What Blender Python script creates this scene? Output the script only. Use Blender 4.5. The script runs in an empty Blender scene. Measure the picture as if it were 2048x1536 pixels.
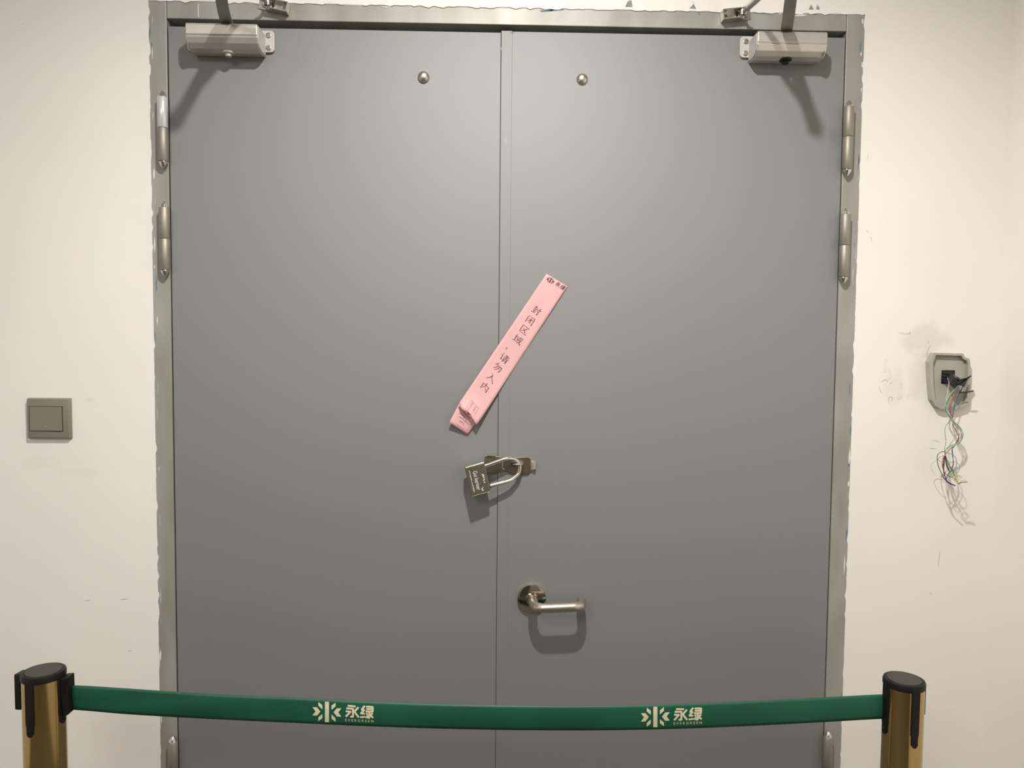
import bpy, bmesh, math, random
from mathutils import Vector, Matrix
random.seed(4)
S = bpy.context.scene
COL = S.collection

# ------------------------------------------------------------------ camera
F, D = 1530.0, 1.53                      # focal length in px of the 2048 wide frame, distance to wall
YAW, PIT, ROL, CX, CZ = 0.0249136, 0.0539757, 0.0088577, -0.0150872, 1.5500443
fw = Vector((math.sin(YAW)*math.cos(PIT), math.cos(YAW)*math.cos(PIT), -math.sin(PIT)))
r0 = Vector((math.cos(YAW), -math.sin(YAW), 0))
u0 = r0.cross(fw)
rt = r0*math.cos(ROL) + u0*math.sin(ROL)
up = u0*math.cos(ROL) - r0*math.sin(ROL)
CAMPOS = Vector((CX, -D, CZ))
cd = bpy.data.cameras.new('camera')
cam = bpy.data.objects.new('camera', cd)
COL.objects.link(cam)
cd.sensor_fit = 'HORIZONTAL'
cd.sensor_width = 36
cd.lens = F/2048*36
cd.clip_start = 0.01
m = Matrix.Identity(4)
for i in range(3):
    m[i][0], m[i][1], m[i][2], m[i][3] = rt[i], up[i], -fw[i], CAMPOS[i]
cam.matrix_world = m
S.camera = cam

def P(px, py, d=0.0):
    """point measured in the photograph, at distance d in front of the wall plane"""
    v = rt*((px-1024)/F) - up*((py-768)/F) + fw
    return CAMPOS + v*((D-d)/v.y)

# ------------------------------------------------------------------ light
S.view_settings.view_transform = 'Standard'
S.view_settings.look = 'None'
S.view_settings.gamma = 1
S.view_settings.use_curve_mapping = False
S.view_settings.exposure = 0.0
W = bpy.data.worlds.new('world')
S.world = W
W.use_nodes = True
W.node_tree.nodes['Background'].inputs[0].default_value = (1, .93, .82, 1)
W.node_tree.nodes['Background'].inputs[1].default_value = 0.05
LAMP = Vector((0.035, -1.01, 2.66))
PANX, PANY = -.85, -2.5
def area(name, loc, size, power, shape='DISK', col=(1, .91, .78), sy=None):
    l = bpy.data.lights.new(name, 'AREA')
    l.shape = shape
    l.size = size
    if sy: l.size_y = sy
    l.energy = power
    l.color = col
    o = bpy.data.objects.new(name, l)
    COL.objects.link(o)
    o.location = loc
    return o
LCOL = (1, .970, .920)
lb = bpy.data.lights.new('downlight_glow', 'SPOT')
lb.energy = 126
lb.spot_size = math.radians(172)
lb.spot_blend = .85
lb.shadow_soft_size = .026
lb.color = LCOL
lo = bpy.data.objects.new('downlight_glow', lb)
COL.objects.link(lo)
lo.location = LAMP
area('fill_panel', (PANX, PANY, 2.665), 1.1, 27, 'SQUARE', LCOL)  # unseen panel added only for soft fill light

# ------------------------------------------------------------------ materials
def mat(name, col, rough=.5, metal=0.0, var=0.0, scale=8.0, bump=0.0, bscale=60.0, stretch=None, col2=None, spec=.5, coat=0.0):
    M = bpy.data.materials.new(name)
    M.use_nodes = True
    nt = M.node_tree
    b = nt.nodes['Principled BSDF']
    b.inputs['Base Color'].default_value = (*col, 1)
    b.inputs['Roughness'].default_value = rough
    b.inputs['Metallic'].default_value = metal
    b.inputs['Specular IOR Level'].default_value = spec
    b.inputs['Coat Weight'].default_value = coat
    tc = nt.nodes.new('ShaderNodeTexCoord')
    mp = nt.nodes.new('ShaderNodeMapping')
    nt.links.new(tc.outputs['Object'], mp.inputs[0])
    if stretch: mp.inputs['Scale'].default_value = stretch
    if var or col2:
        n = nt.nodes.new('ShaderNodeTexNoise')
        n.inputs['Scale'].default_value = scale
        n.inputs['Detail'].default_value = 1.2
        nt.links.new(mp.outputs[0], n.inputs['Vector'])
        cr = nt.nodes.new('ShaderNodeValToRGB')
        c2 = col2 or tuple(c*(1-var) for c in col)
        cr.color_ramp.elements[0].position = .3
        cr.color_ramp.elements[1].position = .7
        cr.color_ramp.elements[0].color = (*c2, 1)
        cr.color_ramp.elements[1].color = (*col, 1)
        nt.links.new(n.outputs['Fac'], cr.inputs[0])
        nt.links.new(cr.outputs[0], b.inputs['Base Color'])
    if bump:
        n2 = nt.nodes.new('ShaderNodeTexNoise')
        n2.inputs['Scale'].default_value = bscale
        n2.inputs['Detail'].default_value = 4
        nt.links.new(mp.outputs[0], n2.inputs['Vector'])
        bp = nt.nodes.new('ShaderNodeBump')
        bp.inputs['Strength'].default_value = bump
        bp.inputs['Distance'].default_value = .002
        nt.links.new(n2.outputs['Fac'], bp.inputs['Height'])
        nt.links.new(bp.outputs[0], b.inputs['Normal'])
    return M

def smear(M, SM):
    nt = M.node_tree
    b = nt.nodes['Principled BSDF']
    base = b.inputs['Base Color'].links[0].from_socket
    tc = nt.nodes.new('ShaderNodeTexCoord')
    acc = base
    for (px, py, rx, rz, amt, rgb) in SM:
        c = P(px, py)
        sub = nt.nodes.new('ShaderNodeVectorMath'); sub.operation = 'SUBTRACT'
        sub.inputs[1].default_value = c
        nt.links.new(tc.outputs['Object'], sub.inputs[0])
        sc = nt.nodes.new('ShaderNodeVectorMath'); sc.operation = 'MULTIPLY'
        sc.inputs[1].default_value = (1/rx, 8, 1/rz)
        nt.links.new(sub.outputs[0], sc.inputs[0])
        ln = nt.nodes.new('ShaderNodeVectorMath'); ln.operation = 'LENGTH'
        nt.links.new(sc.outputs[0], ln.inputs[0])
        nz = nt.nodes.new('ShaderNodeTexNoise')
        nz.inputs['Scale'].default_value = 28; nz.inputs['Detail'].default_value = 7
        nt.links.new(tc.outputs['Object'], nz.inputs['Vector'])
        ad = nt.nodes.new('ShaderNodeMath'); ad.operation = 'MULTIPLY_ADD'
        ad.inputs[1].default_value = 1.6; ad.inputs[2].default_value = -.8
        nt.links.new(nz.outputs['Fac'], ad.inputs[0])
        sm = nt.nodes.new('ShaderNodeMath'); sm.operation = 'ADD'
        nt.links.new(ln.outputs['Value'], sm.inputs[0]); nt.links.new(ad.outputs[0], sm.inputs[1])
        mr = nt.nodes.new('ShaderNodeMapRange'); mr.interpolation_type = 'SMOOTHSTEP'
        mr.inputs['From Min'].default_value = .35; mr.inputs['From Max'].default_value = 1.0
        mr.inputs['To Min'].default_value = amt; mr.inputs['To Max'].default_value = 0
        nt.links.new(sm.outputs[0], mr.inputs['Value'])
        mx = nt.nodes.new('ShaderNodeMix'); mx.data_type = 'RGBA'
        nt.links.new(mr.outputs[0], mx.inputs['Factor'])
        nt.links.new(acc, mx.inputs[6])
        mx.inputs[7].default_value = (*rgb, 1)
        acc = mx.outputs[2]
    nt.links.new(acc, b.inputs['Base Color'])
    return M
SMEARS = [(1850, 680, .06, .05, .30, (.50, .44, .36)), (1838, 745, .03, .06, .22, (.5, .45, .38)),
          (1788, 770, .03, .05, .25, (.62, .58, .50)), (165, 945, .05, .012, .12, (.5, .46, .4)),
          (180, 800, .012, .006, .2, (.5, .46, .4)), (80, 925, .05, .02, .07, (.5, .46, .4))]
MWALL = mat('wall_paint', (.82, .793, .742), .55, var=.025, scale=5, bump=.12, bscale=45)
smear(MWALL, SMEARS)
MPLAST = mat('raw_plaster', (.78, .74, .67), .7, var=.12, scale=30, bump=.4, bscale=120)
MCHIP = mat('plaster_chip', (.33, .34, .32), .8, var=.4, scale=90)
MCEIL = mat('ceiling_paint', (.82, .80, .76), .7, var=.03, bump=.05)
MFAR = mat('far_wall_paint', (.30, .28, .25), .6, var=.05)
MFLOOR = mat('floor_tile', (.12, .105, .09), .5, var=.25, scale=6)
MFRAME = mat('frame_paint', (.285, .272, .240), .48, .22, col2=(.375, .365, .335), scale=13, stretch=(1.6, 1.6, .5), bump=.12, bscale=35)
MDOOR = mat('door_enamel', (.268, .264, .262), .62, .45, var=.03, scale=2.2, bump=.02, bscale=9)
smear(MDOOR, [(1668, 272, .018, .028, .35, (.17, .165, .16)), (1670, 490, .014, .022, .25, (.17, .165, .16)), (1024, 66, .006, .003, .5, (.12, .12, .12)), (1012, 282, .006, .014, .3, (.36, .36, .36))])
MSHADE = mat('gap_shade', (.03, .028, .025), .8, var=.2)  # dark colour painted in for the shade inside gaps and holes
MALU = mat('cast_aluminium', (.60, .575, .53), .40, .70, var=.06, scale=14, bump=.04, bscale=300)
MEND = mat('cast_end_cap', (.56, .54, .50), .6, .15, var=.05, scale=20, bump=.06, bscale=300)
MARM = mat('closer_arm_steel', (.34, .32, .27), .45, .6, var=.12, scale=30)
MSTEEL = mat('bright_steel', (.72, .69, .64), .22, 1.0, var=.12, scale=25)
MSCREW = mat('zinc_screw', (.36, .335, .29), .38, .8, var=.3, scale=200)
MHINGE = mat('satin_steel', (.34, .315, .27), .55, .7, var=.15, scale=30, stretch=(4, 4, .5))
MPAINTH = mat('painted_steel', (.62, .62, .60), .25, .3, var=.08, scale=30)
MBRUSH = mat('brushed_steel', (.60, .55, .48), .34, 1.0, var=.1, scale=80, stretch=(.15, 1, 1))
MROSE = mat('polished_steel', (.62, .56, .47), .10, 1.0, var=.05, scale=20)
MLOCK = mat('nickel_plate', (.27, .25, .19), .33, .92, var=.12, scale=40, bump=.05, bscale=400)
MENGR = mat('bright_engraving', (.93, .91, .85), .3, .3, var=.05)
MHASP = mat('hasp_nickel', (.38, .33, .255), .28, .95, var=.1, scale=30)
MPINK = mat('pink_paper', (.70, .405, .405), .75, var=.05, scale=18, bump=.05, bscale=200)
MINK = mat('maroon_ink', (.115, .03, .03), .7, var=.2, scale=50)
MSTAMP = mat('faded_stamp_ink', (.60, .27, .27), .7, var=.25, scale=70)
MSWITCH = mat('grey_switch_plastic', (.215, .195, .152), .38, var=.04, scale=6)
MBOX = mat('grey_box_plastic', (.41, .39, .335), .55, var=.10, scale=25, bump=.1, bscale=80)
MBLACK = mat('black_plastic', (.009, .007, .006), .42, spec=.25, var=.2, scale=30)
MCAP = mat('dark_brown_cap', (.036, .029, .026), .48, var=.1, scale=30)
MTAPE = mat('black_tape', (.014, .011, .010), .45, var=.4, scale=60, bump=.6, bscale=160)
MBRASS = mat('polished_brass', (.60, .42, .17), .13, 1.0, var=.06, scale=10)
MBELT = mat('green_webbing', (.0075, .092, .048), .48, var=.22, scale=9, bump=.09, bscale=900, spec=.4)
MPRINT = mat('cream_print', (.66, .61, .42), .6, var=.05, scale=60)
MLAMP = bpy.data.materials.new('lamp_diffuser')
MLAMP.use_nodes = True
MLAMP.node_tree.nodes['Principled BSDF'].inputs['Emission Color'].default_value = (1, .93, .82, 1)
MLAMP.node_tree.nodes['Principled BSDF'].inputs['Emission Strength'].default_value = 1.2
_wire = {}
def wire_mat(c):
    if c not in _wire: _wire[c] = mat('wire_insulation', c, .4, var=.05, scale=40)
    return _wire[c]

# ------------------------------------------------------------------ mesh helpers
def link(name, bm, M, parent=None, smooth=False):
    me = bpy.data.meshes.new(name)
    bmesh.ops.recalc_face_normals(bm, faces=bm.faces)
    bm.to_mesh(me); bm.free()
    me.materials.append(M)
    if smooth:
        for p in me.polygons: p.use_smooth = True
        try: me.set_sharp_from_angle(angle=math.radians(38))
        except Exception: pass
    o = bpy.data.objects.new(name, me)
    COL.objects.link(o)
    if parent is not None:
        o.parent = parent
        o.matrix_parent_inverse = Matrix.Translation(-parent.location)
    return o
def tag(o, label=None, cat=None, group=None, kind=None):
    if label: o['label'] = label
    if cat: o['category'] = cat
    if group: o['group'] = group
    if kind: o['kind'] = kind
    return o
def empty(name, loc, label=None, cat=None, group=None, kind=None):
    o = bpy.data.objects.new(name, None)
    COL.objects.link(o)
    o.location = loc
    o.empty_display_size = .03
    return tag(o, label, cat, group, kind)
def box(bm, x0, x1, y0, y1, z0, z1, bev=0.0, seg=2):
    vs = [bm.verts.new((x, y, z)) for x in (x0, x1) for y in (y0, y1) for z in (z0, z1)]
    q = [(0, 1, 3, 2), (4, 6, 7, 5), (0, 4, 5, 1), (2, 3, 7, 6), (0, 2, 6, 4), (1, 5, 7, 3)]
    fs = [bm.faces.new([vs[i] for i in f]) for f in q]
    if bev:
        es = list({e for f in fs for e in f.edges})
        bmesh.ops.bevel(bm, geom=es, offset=bev, segments=seg, affect='EDGES', profile=.5)
    return bm
def hexa(bm, front, back, bev=0.0):
    a = [bm.verts.new(v) for v in front]; b = [bm.verts.new(v) for v in back]
    fs = [bm.faces.new(a), bm.faces.new(b[::-1])]
    n = len(a)
    for i in range(n): fs.append(bm.faces.new((a[i], a[(i+1) % n], b[(i+1) % n], b[i])))
    if bev:
        bmesh.ops.recalc_face_normals(bm, faces=bm.faces)
        bmesh.ops.bevel(bm, geom=list({e for f in fs for e in f.edges}), offset=bev, segments=2, affect='EDGES', profile=.5)
    return bm
def prism(pts, d0, d1, bev=0.0):
    """polygon of (x,z) pairs extruded from y=-d0 to y=-d1"""
    return hexa(bmesh.new(), [(x, -d1, z) for x, z in pts], [(x, -d0, z) for x, z in pts], bev)
def xprism(prof, x0, x1, bev=0.0):
    """profile of (depth,z) pairs extruded along x"""
    return hexa(bmesh.new(), [(x0, -d, z) for d, z in prof], [(x1, -d, z) for d, z in prof], bev)
def lathe(bm, base, axis, prof, seg=28):
    axis = Vector(axis).normalized()
    a = axis.orthogonal().normalized(); b = axis.cross(a)
    rings = []
    for r, h in prof:
        if r < 1e-6: rings.append([bm.verts.new(Vector(base)+axis*h)])
        else: rings.append([bm.verts.new(Vector(base)+axis*h+(a*math.cos(2*math.pi*i/seg)+b*math.sin(2*math.pi*i/seg))*r) for i in range(seg)])
    for A, B in zip(rings, rings[1:]):
        for i in range(seg):
            j = (i+1) % seg
            if len(A) == 1 and len(B) == 1: continue
            if len(A) == 1: bm.faces.new((A[0], B[j], B[i]))
            elif len(B) == 1: bm.faces.new((A[i], A[j], B[0]))
            else: bm.faces.new((A[i], A[j], B[j], B[i]))
    if len(rings[0]) > 1: bm.faces.new(rings[0][::-1])
    if len(rings[-1]) > 1: bm.faces.new(rings[-1])
    return bm
def catmull(pts, n=8):
    pts = [Vector(p) for p in pts]
    out = []
    for i in range(len(pts)-1):
        p0 = pts[max(i-1, 0)]; p1 = pts[i]; p2 = pts[i+1]; p3 = pts[min(i+2, len(pts)-1)]
        for k in range(n):
            t = k/n
            out.append(.5*((2*p1)+(p2-p0)*t+(2*p0-5*p1+4*p2-p3)*t*t+(3*p1-p0-3*p2+p3)*t**3))
    out.append(pts[-1])
    return out
def tube(bm, pts, r, seg=8, cap=True):
    pts = [Vector(p) for p in pts]
    rad = r if isinstance(r, (list, tuple)) else [r]*len(pts)
    t0 = (pts[1]-pts[0]).normalized()
    nrm = t0.orthogonal().normalized()
    rings = []
    for i, p in enumerate(pts):
        t = (pts[min(i+1, len(pts)-1)]-pts[max(i-1, 0)]).normalized()
        nrm = (nrm - t*nrm.dot(t)).normalized()
        b = t.cross(nrm)
        rings.append([bm.verts.new(p+(nrm*math.cos(2*math.pi*k/seg)+b*math.sin(2*math.pi*k/seg))*rad[i]) for k in range(seg)])
    for A, B in zip(rings, rings[1:]):
        for k in range(seg): bm.faces.new((A[k], A[(k+1) % seg], B[(k+1) % seg], B[k]))
    if cap: bm.faces.new(rings[0][::-1]); bm.faces.new(rings[-1])
    return bm
def bar(bm, p0, p1, w, t, upv=(0, 0, 1), bev=.001):
    """flat bar from p0 to p1, width w, thickness t along upv"""
    p0, p1 = Vector(p0), Vector(p1)
    d = (p1-p0).normalized(); s = d.cross(Vector(upv)).normalized(); u = s.cross(d)
    f = [p0+s*w/2+u*t/2, p0-s*w/2+u*t/2, p0-s*w/2-u*t/2, p0+s*w/2-u*t/2]
    hexa(bm, f, [v+(p1-p0) for v in f], bev)
    return bm
def flip_quad(bm, a, b, c, d): return bm.faces.new([bm.verts.new(v) for v in (a, b, c, d)])
def ribbon(bm, pts, w0, w1, place, sub=2):
    """pen stroke: polyline in glyph space, width w0 to w1, mapped by place(u,v)"""
    n = len(pts)-1
    for i in range(n):
        a = Vector((*pts[i], 0)); b = Vector((*pts[i+1], 0))
        d = (b-a)
        if d.length < 1e-6: continue
        d.normalize(); s = Vector((-d.y, d.x, 0))
        for k in range(sub):
            t0, t1 = k/sub, (k+1)/sub
            wa = w0+(w1-w0)*((i+t0)/n); wb = w0+(w1-w0)*((i+t1)/n)
            e0 = -d*wa*.3 if (k == 0 and i > 0) else Vector()
            q0 = a.lerp(b, t0)+e0; q1 = a.lerp(b, t1)
            flip_quad(bm, *[place(v.x, v.y) for v in (q0+s*wa/2, q1+s*wb/2, q1-s*wb/2, q0-s*wa/2)])
def font_bm(text, place, size=1.0):
    """flat letters from the built-in font mapped by place(x,y)"""
    c = bpy.data.curves.new('letters', 'FONT'); c.body = text; c.size = size; c.resolution_u = 3
    o = bpy.data.objects.new('letters', c); COL.objects.link(o)
    dg = bpy.context.evaluated_depsgraph_get()
    me = o.evaluated_get(dg).to_mesh()
    bm = bmesh.new(); bm.from_mesh(me)
    bmesh.ops.triangulate(bm, faces=bm.faces)
    xs = [v.co.x for v in bm.verts]
    x0, x1 = min(xs), max(xs)
    for v in bm.verts: v.co = place((v.co.x-x0)/(x1-x0), v.co.y/size)
    o.evaluated_get(dg).to_mesh_clear()
    bpy.data.objects.remove(o); bpy.data.curves.remove(c)
    return bm

# ------------------------------------------------------------------ the setting
XL, XR, YB, ZC = -2.3, 1.012, -3.6, 2.70
JL0, JL1, JR0, JR1, HZ0, HZ1 = -.6895, -.6515, .6785, .7180, 2.1705, 2.2070
bm = bmesh.new()
box(bm, XL, JL0+.004, 0, .22, 0, ZC); box(bm, JR1-.004, XR, 0, .22, 0, ZC); box(bm, JL0+.004, JR1-.004, 0, .22, HZ1-.004, ZC)
wall_back = tag(link('wall_back', bm, MWALL), kind='structure')
tag(link('wall_right', box(bmesh.new(), XR, XR+.15, YB, .22, 0, ZC), MWALL), kind='structure')
tag(link('wall_left', box(bmesh.new(), XL-.15, XL, YB, .22, 0, ZC), MWALL), kind='structure')
bm = bmesh.new()
box(bm, XL, -.9, YB-.15, YB, 0, ZC); box(bm, .1, XR, YB-.15, YB, 0, ZC); box(bm, -.9, .1, YB-.15, YB, 2.1, ZC)  # doorway opening added out of view, a dark reflection for the metal
tag(link('wall_front', bm, MFAR), kind='structure')
tag(link('floor', box(bmesh.new(), XL, XR, YB-.15, .22, -.1, 0), MFLOOR), kind='structure')
tag(link('ceiling', box(bmesh.new(), XL, XR, YB-.15, .22, ZC, ZC+.1), MCEIL), kind='structure')
# steel door frame
fr = empty('trim_1', (0, 0, 0), kind='structure')
fr['label'] = 'grey painted steel door frame with chipped edges'
YF = -.0008
link('jamb', box(bmesh.new(), JL0, JL1, -YF, .10, 0, HZ1-.002, .0012), MFRAME, fr)
link('jamb', box(bmesh.new(), JR0, JR1, -YF, .10, 0, HZ1+.001, .0012), MFRAME, fr)
link('head', box(bmesh.new(), JL1+.0006, JR0-.0006, -YF+.0004, .10, HZ0, HZ1, .0012), MFRAME, fr)
bm = bmesh.new()
box(bm, JL1, JL1+.02, .052, .098, 0, HZ0); box(bm, JR0-.02, JR0, .052, .098, 0, HZ0); box(bm, JL1+.02, JR0-.02, .052, .098, HZ0-.03, HZ0)
link('door_stop', bm, MFRAME, fr)
# plaster that laps raggedly over the frame edge
def ragged(x0, z0, x1, z1, side, amp, n):
    bm = bmesh.new()
    A, B, A2, B2 = [], [], [], []
    for i in range(n+1):
        t = i/n
        x, z = x0+(x1-x0)*t, z0+(z1-z0)*t
        e = amp*(.25+.45*abs(math.sin(i*.71+2.1*math.sin(i*.23)))+.5*random.random()**3)
        if side[0]: p, q = (x+side[0]*e, z), (x-side[0]*.03, z)
        else: p, q = (x, z+side[1]*e), (x, z-side[1]*.03)
        A.append(bm.verts.new((p[0], -.0006, p[1]))); A2.append(bm.verts.new((p[0], .0007, p[1])))
        B.append(bm.verts.new((q[0], .0001, q[1])))
    for i in range(n):
        bm.faces.new((A[i], A[i+1], B[i+1], B[i])); bm.faces.new((A[i], A2[i], A2[i+1], A[i+1]))
    return bm
o = link('plaster_edge', ragged(JL0, .02, JL0, HZ1, (1, 0), .0062, 170), MWALL, wall_back)
o = link('plaster_edge', ragged(JR1, .02, JR1, HZ1, (-1, 0), .0058, 170), MWALL, wall_back)
o = link('plaster_edge', ragged(JL0, HZ1, JR1, HZ1, (0, -1), .0066, 150), MWALL, wall_back)
# chipped plaster and scratches on the wall
def chip(pts, d=.0006):
    w = [P(*p) for p in pts]
    return prism([(v.x, v.z) for v in w], 0.0001, d)
for pts in ([(1250, 14), (1256, 2), (1263, 1), (1265, 14)], [(1379, 17), (1387, 8), (1392, 18)], [(1617, 19), (1622, 10), (1627, 19)],
            [(1632, 18), (1634, 10), (1639, 16), (1638, 20)]):
    link('plaster_chip', chip(pts, .0012), MCHIP, wall_back)
def scratch(pts, w=.0007, M=MCHIP):
    bm = bmesh.new()
    tube(bm, catmull([P(a, b, .0002) for a, b in pts], 4), [w*.5*(.35+.65*math.sin(math.pi*i/(4*(len(pts)-1)))) for i in range(4*(len(pts)-1)+1)], 5)
    link('scratch', bm, M, wall_back)
for pts in ([(1763, 764), (1766, 761), (1772, 760), (1776, 764)], [(1759, 772), (1761, 783), (1766, 786)], [(1778, 806), (1777, 799), (1781, 793), (1785, 797), (1782, 803)],
            [(1779, 768), (1784, 764)], [(1820, 663), (1820, 669)], [(1797, 665), (1810, 668), (1822, 666)], [(1856, 682), (1857, 687)], [(1853, 716), (1856, 700), (1862, 690)],
            [(1880, 1101), (1878, 1118), (1876, 1133)], [(1861, 1184), (1862, 1190)], [(1734, 320), (1737, 308)], [(1733, 460), (1737, 466)], [(1741, 474), (1744, 482)],
            [(168, 1201), (180, 1201)], [(240, 1199), (256, 1198)], [(256, 1301), (263, 1302)], [(1384, 2), (1390, 8)], [(46, 47), (49, 48)], [(1865, 880), (1880, 884)], [(1859, 896), (1872, 898)]):
    scratch(pts)
for pts in ([(1768, 717), (1775, 717), (1773, 745), (1766, 744)], [(1797, 780), (1800, 760), (1805, 768), (1803, 797), (1796, 799)], [(1776, 738), (1782, 740), (1781, 758), (1776, 762)]):
    link('putty_patch', chip(pts, .0004), MPLAST, wall_back)

# flecks of white and blue paint left on the frame
MBLUE = mat('blue_paint_trace', (.16, .25, .30), .6, var=.3, scale=60)
for M, pts in ((MPLAST, [(1725, 38), (1728.5, 36), (1729, 44), (1726, 47)]), (MPLAST, [(1725, 124), (1727, 122), (1726.5, 133), (1724.5, 132)]), (MPLAST, [(1723.5, 177), (1725.5, 174), (1725, 185)]),
               (MPLAST, [(1590, 29), (1604, 27), (1618, 28.5), (1606, 31), (1594, 31)]), (MPLAST, [(1556, 25.5), (1566, 25), (1562, 27.5)]), (MPLAST, [(664, 4), (700, 5), (735, 8), (720, 10), (690, 9)]),
               (MPLAST, [(760, 11), (785, 11.5), (772, 14)]), (MPLAST, [(1085, 15), (1112, 17), (1104, 20), (1090, 19)]), (MPLAST, [(484, 2), (520, 3), (524, 7), (500, 5)]), (MPLAST, [(394, 7), (396, 7), (396, 33), (394.6, 33)]),
               (MBLUE, [(1503, 21), (1543, 24), (1541, 26.5), (1510, 24.5)]), (MBLUE, [(1080, 19), (1130, 15), (1128, 18), (1084, 22)]), (MBLUE, [(1398, 21), (1401, 21), (1401, 28), (1399, 28)]), (MBLUE, [(1605, 24), (1640, 26), (1632, 28)]),
               (MBLUE, [(297.5, 300), (300, 306), (299, 322), (297, 318)]), (MPLAST, [(299, 640), (303, 652), (302, 690), (300, 684)]), (MPLAST, [(1721, 395), (1724, 380), (1724.5, 402), (1722, 412)]), (MPLAST, [(302, 905), (306, 930), (304, 960), (302.5, 940)])):
    w = [P(x, y, .003) for x, y in pts]
    link('paint_fleck', prism([(v.x, v.z) for v in w], YF-.0002, YF+.0004), M, fr)

MPALE = mat('rubbed_paint', (.45, .455, .43), .55, var=.15, scale=80)
rf = random.Random(21)
for k in range(46):
    right = k % 2
    z = rf.uniform(.72, 2.19); hgt = rf.uniform(.008, .045); wd = rf.uniform(.0008, .0030)
    x = (JR1-.0055-rf.uniform(0, .006)) if right else (JL0+.0055+rf.uniform(0, .006))
    pts = [(x-wd*.3, z), (x+wd*.5, z+hgt*.25), (x+wd*.7, z+hgt*.7), (x, z+hgt), (x-wd*.6, z+hgt*.55)]
    link('paint_fleck', prism(pts, YF-.0002, YF+.0003), (MPALE, MPALE, MBLUE, MCHIP)[rf.randrange(4)] if rf.random() < .8 else MPLAST, fr)

# ------------------------------------------------------------------ door leaves
SEAM = -.0036
DZ = 2.1565
def hinge(parent, cx, ys, z_low_vis=True):
    yt, ysplit, yb = ys
    zt, zs, zb = P(cx, yt, .012).z, P(cx, ysplit, .012).z, P(cx, yb, .012).z
    x = P(cx, ysplit, .012).x
    r = .0098
    c = Vector((x, -.0105, 0))
    h = link('hinge', lathe(bmesh.new(), c+Vector((0, 0, zb+.013)), (0, 0, 1), [(r*.94, 0), (r, .0008), (r, zs-zb-.0138), (r*.94, zs-zb-.013)]), MHINGE, parent, True)
    link('knuckle', lathe(bmesh.new(), c+Vector((0, 0, zs+.0006)), (0, 0, 1), [(r*.94, 0), (r, .0008), (r, zt-zs-.0138), (r*.94, zt-zs-.013)]), MHINGE, h, True)
    link('finial', lathe(bmesh.new(), c+Vector((0, 0, zt-.0128)), (0, 0, 1), [(r*.82, 0), (r*.86, .0015), (r*.78, .003), (r*.72, .005), (r*.42, .010), (r*.2, .0122), (0, .0128)]), MSTEEL, h, True)
    link('finial', lathe(bmesh.new(), c+Vector((0, 0, zb+.0128)), (0, 0, -1), [(r*.82, 0), (r*.86, .0015), (r*.78, .003), (r*.72, .005), (r*.42, .010), (r*.2, .0122), (0, .0128)]), MSTEEL, h, True)
    return h
d1 = tag(link('door_1', box(bmesh.new(), -.6487, SEAM-.0007, .0002, .046, .008, DZ-.0012, .0012), MDOOR), 'plain grey steel door leaf without a handle, left of the seam', None, None, 'structure')
d2 = tag(link('door_2', box(bmesh.new(), SEAM+.0205, .6755, -.0010, .046, .008, DZ+.0008, .0010), MDOOR), 'plain grey steel door leaf with the lever handle', None, None, 'structure')
link('overlap_strip', box(bmesh.new(), SEAM, SEAM+.0212, -.0013, .0001, .008, DZ+.0016, .0004), MDOOR, d2)
for cx, ys in ((325, (181, 256, 336)), (328.5, (402, 478, 553)), (346, (1472, 1545, 1625))):
    h = hinge(d1, cx, ys)
    if cx == 325:
        kn = [c for c in h.children if c.name.startswith('knuckle')][0]
        kn.data.materials[0] = MPAINTH
        kn['label'] = 'upper knuckle smeared with pale paint'
for cx, ys in ((1697, (200, 274, 352)), (1690, (416, 491, 567)), (1655, (1463, 1537, 1617))):
    hinge(d2, cx, ys)
for d, px, py in ((d1, 847, 153.5), (d2, 1164.5, 158)):
    c = P(px, py, .003)
    o = link('stud_cap', lathe(bmesh.new(), (c.x, -.0008, c.z), (0, -1, 0), [(.0112, 0), (.0112, .0015), (.0106, .003), (.0085, .0055), (.005, .0073), (0, .008)], 32), MBRUSH, d, True)
    o['label'] = 'domed silver stud cap'
# lever handle
c = P(1063.5, 1197, .006)
h = link('door_handle', lathe(bmesh.new(), (c.x, -.0008, c.z), (0, -1, 0), [(.0292, 0), (.0292, .006), (.0285, .0078), (.026, .0085), (.0125, .0088), (.0118, .012), (.0118, .018), (0, .018)], 48), MROSE, d2, True)
h['label'] = 'polished round rose with lever handle'
x0, z0 = c.x+.002, c.z-.001
path = [(x0, -.012, z0), (x0, -.034, z0), (x0+.002, -.044, z0-.0003), (x0+.0065, -.0515, z0-.0006), (x0+.014, -.056, z0-.0008), (x0+.024, -.0575, z0-.0008), (x0+.070, -.0575, z0+.001),
        (x0+.082, -.0565, z0+.0015), (x0+.0905, -.0520, z0+.0018), (x0+.095, -.0445, z0+.002), (x0+.0965, -.034, z0+.002), (x0+.0965, -.021, z0+.002)]
o = link('lever', tube(bmesh.new(), catmull(path, 6), .0092, 24), MBRUSH, h, True)
o['label'] = 'brushed steel lever curling back to the door'

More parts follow.
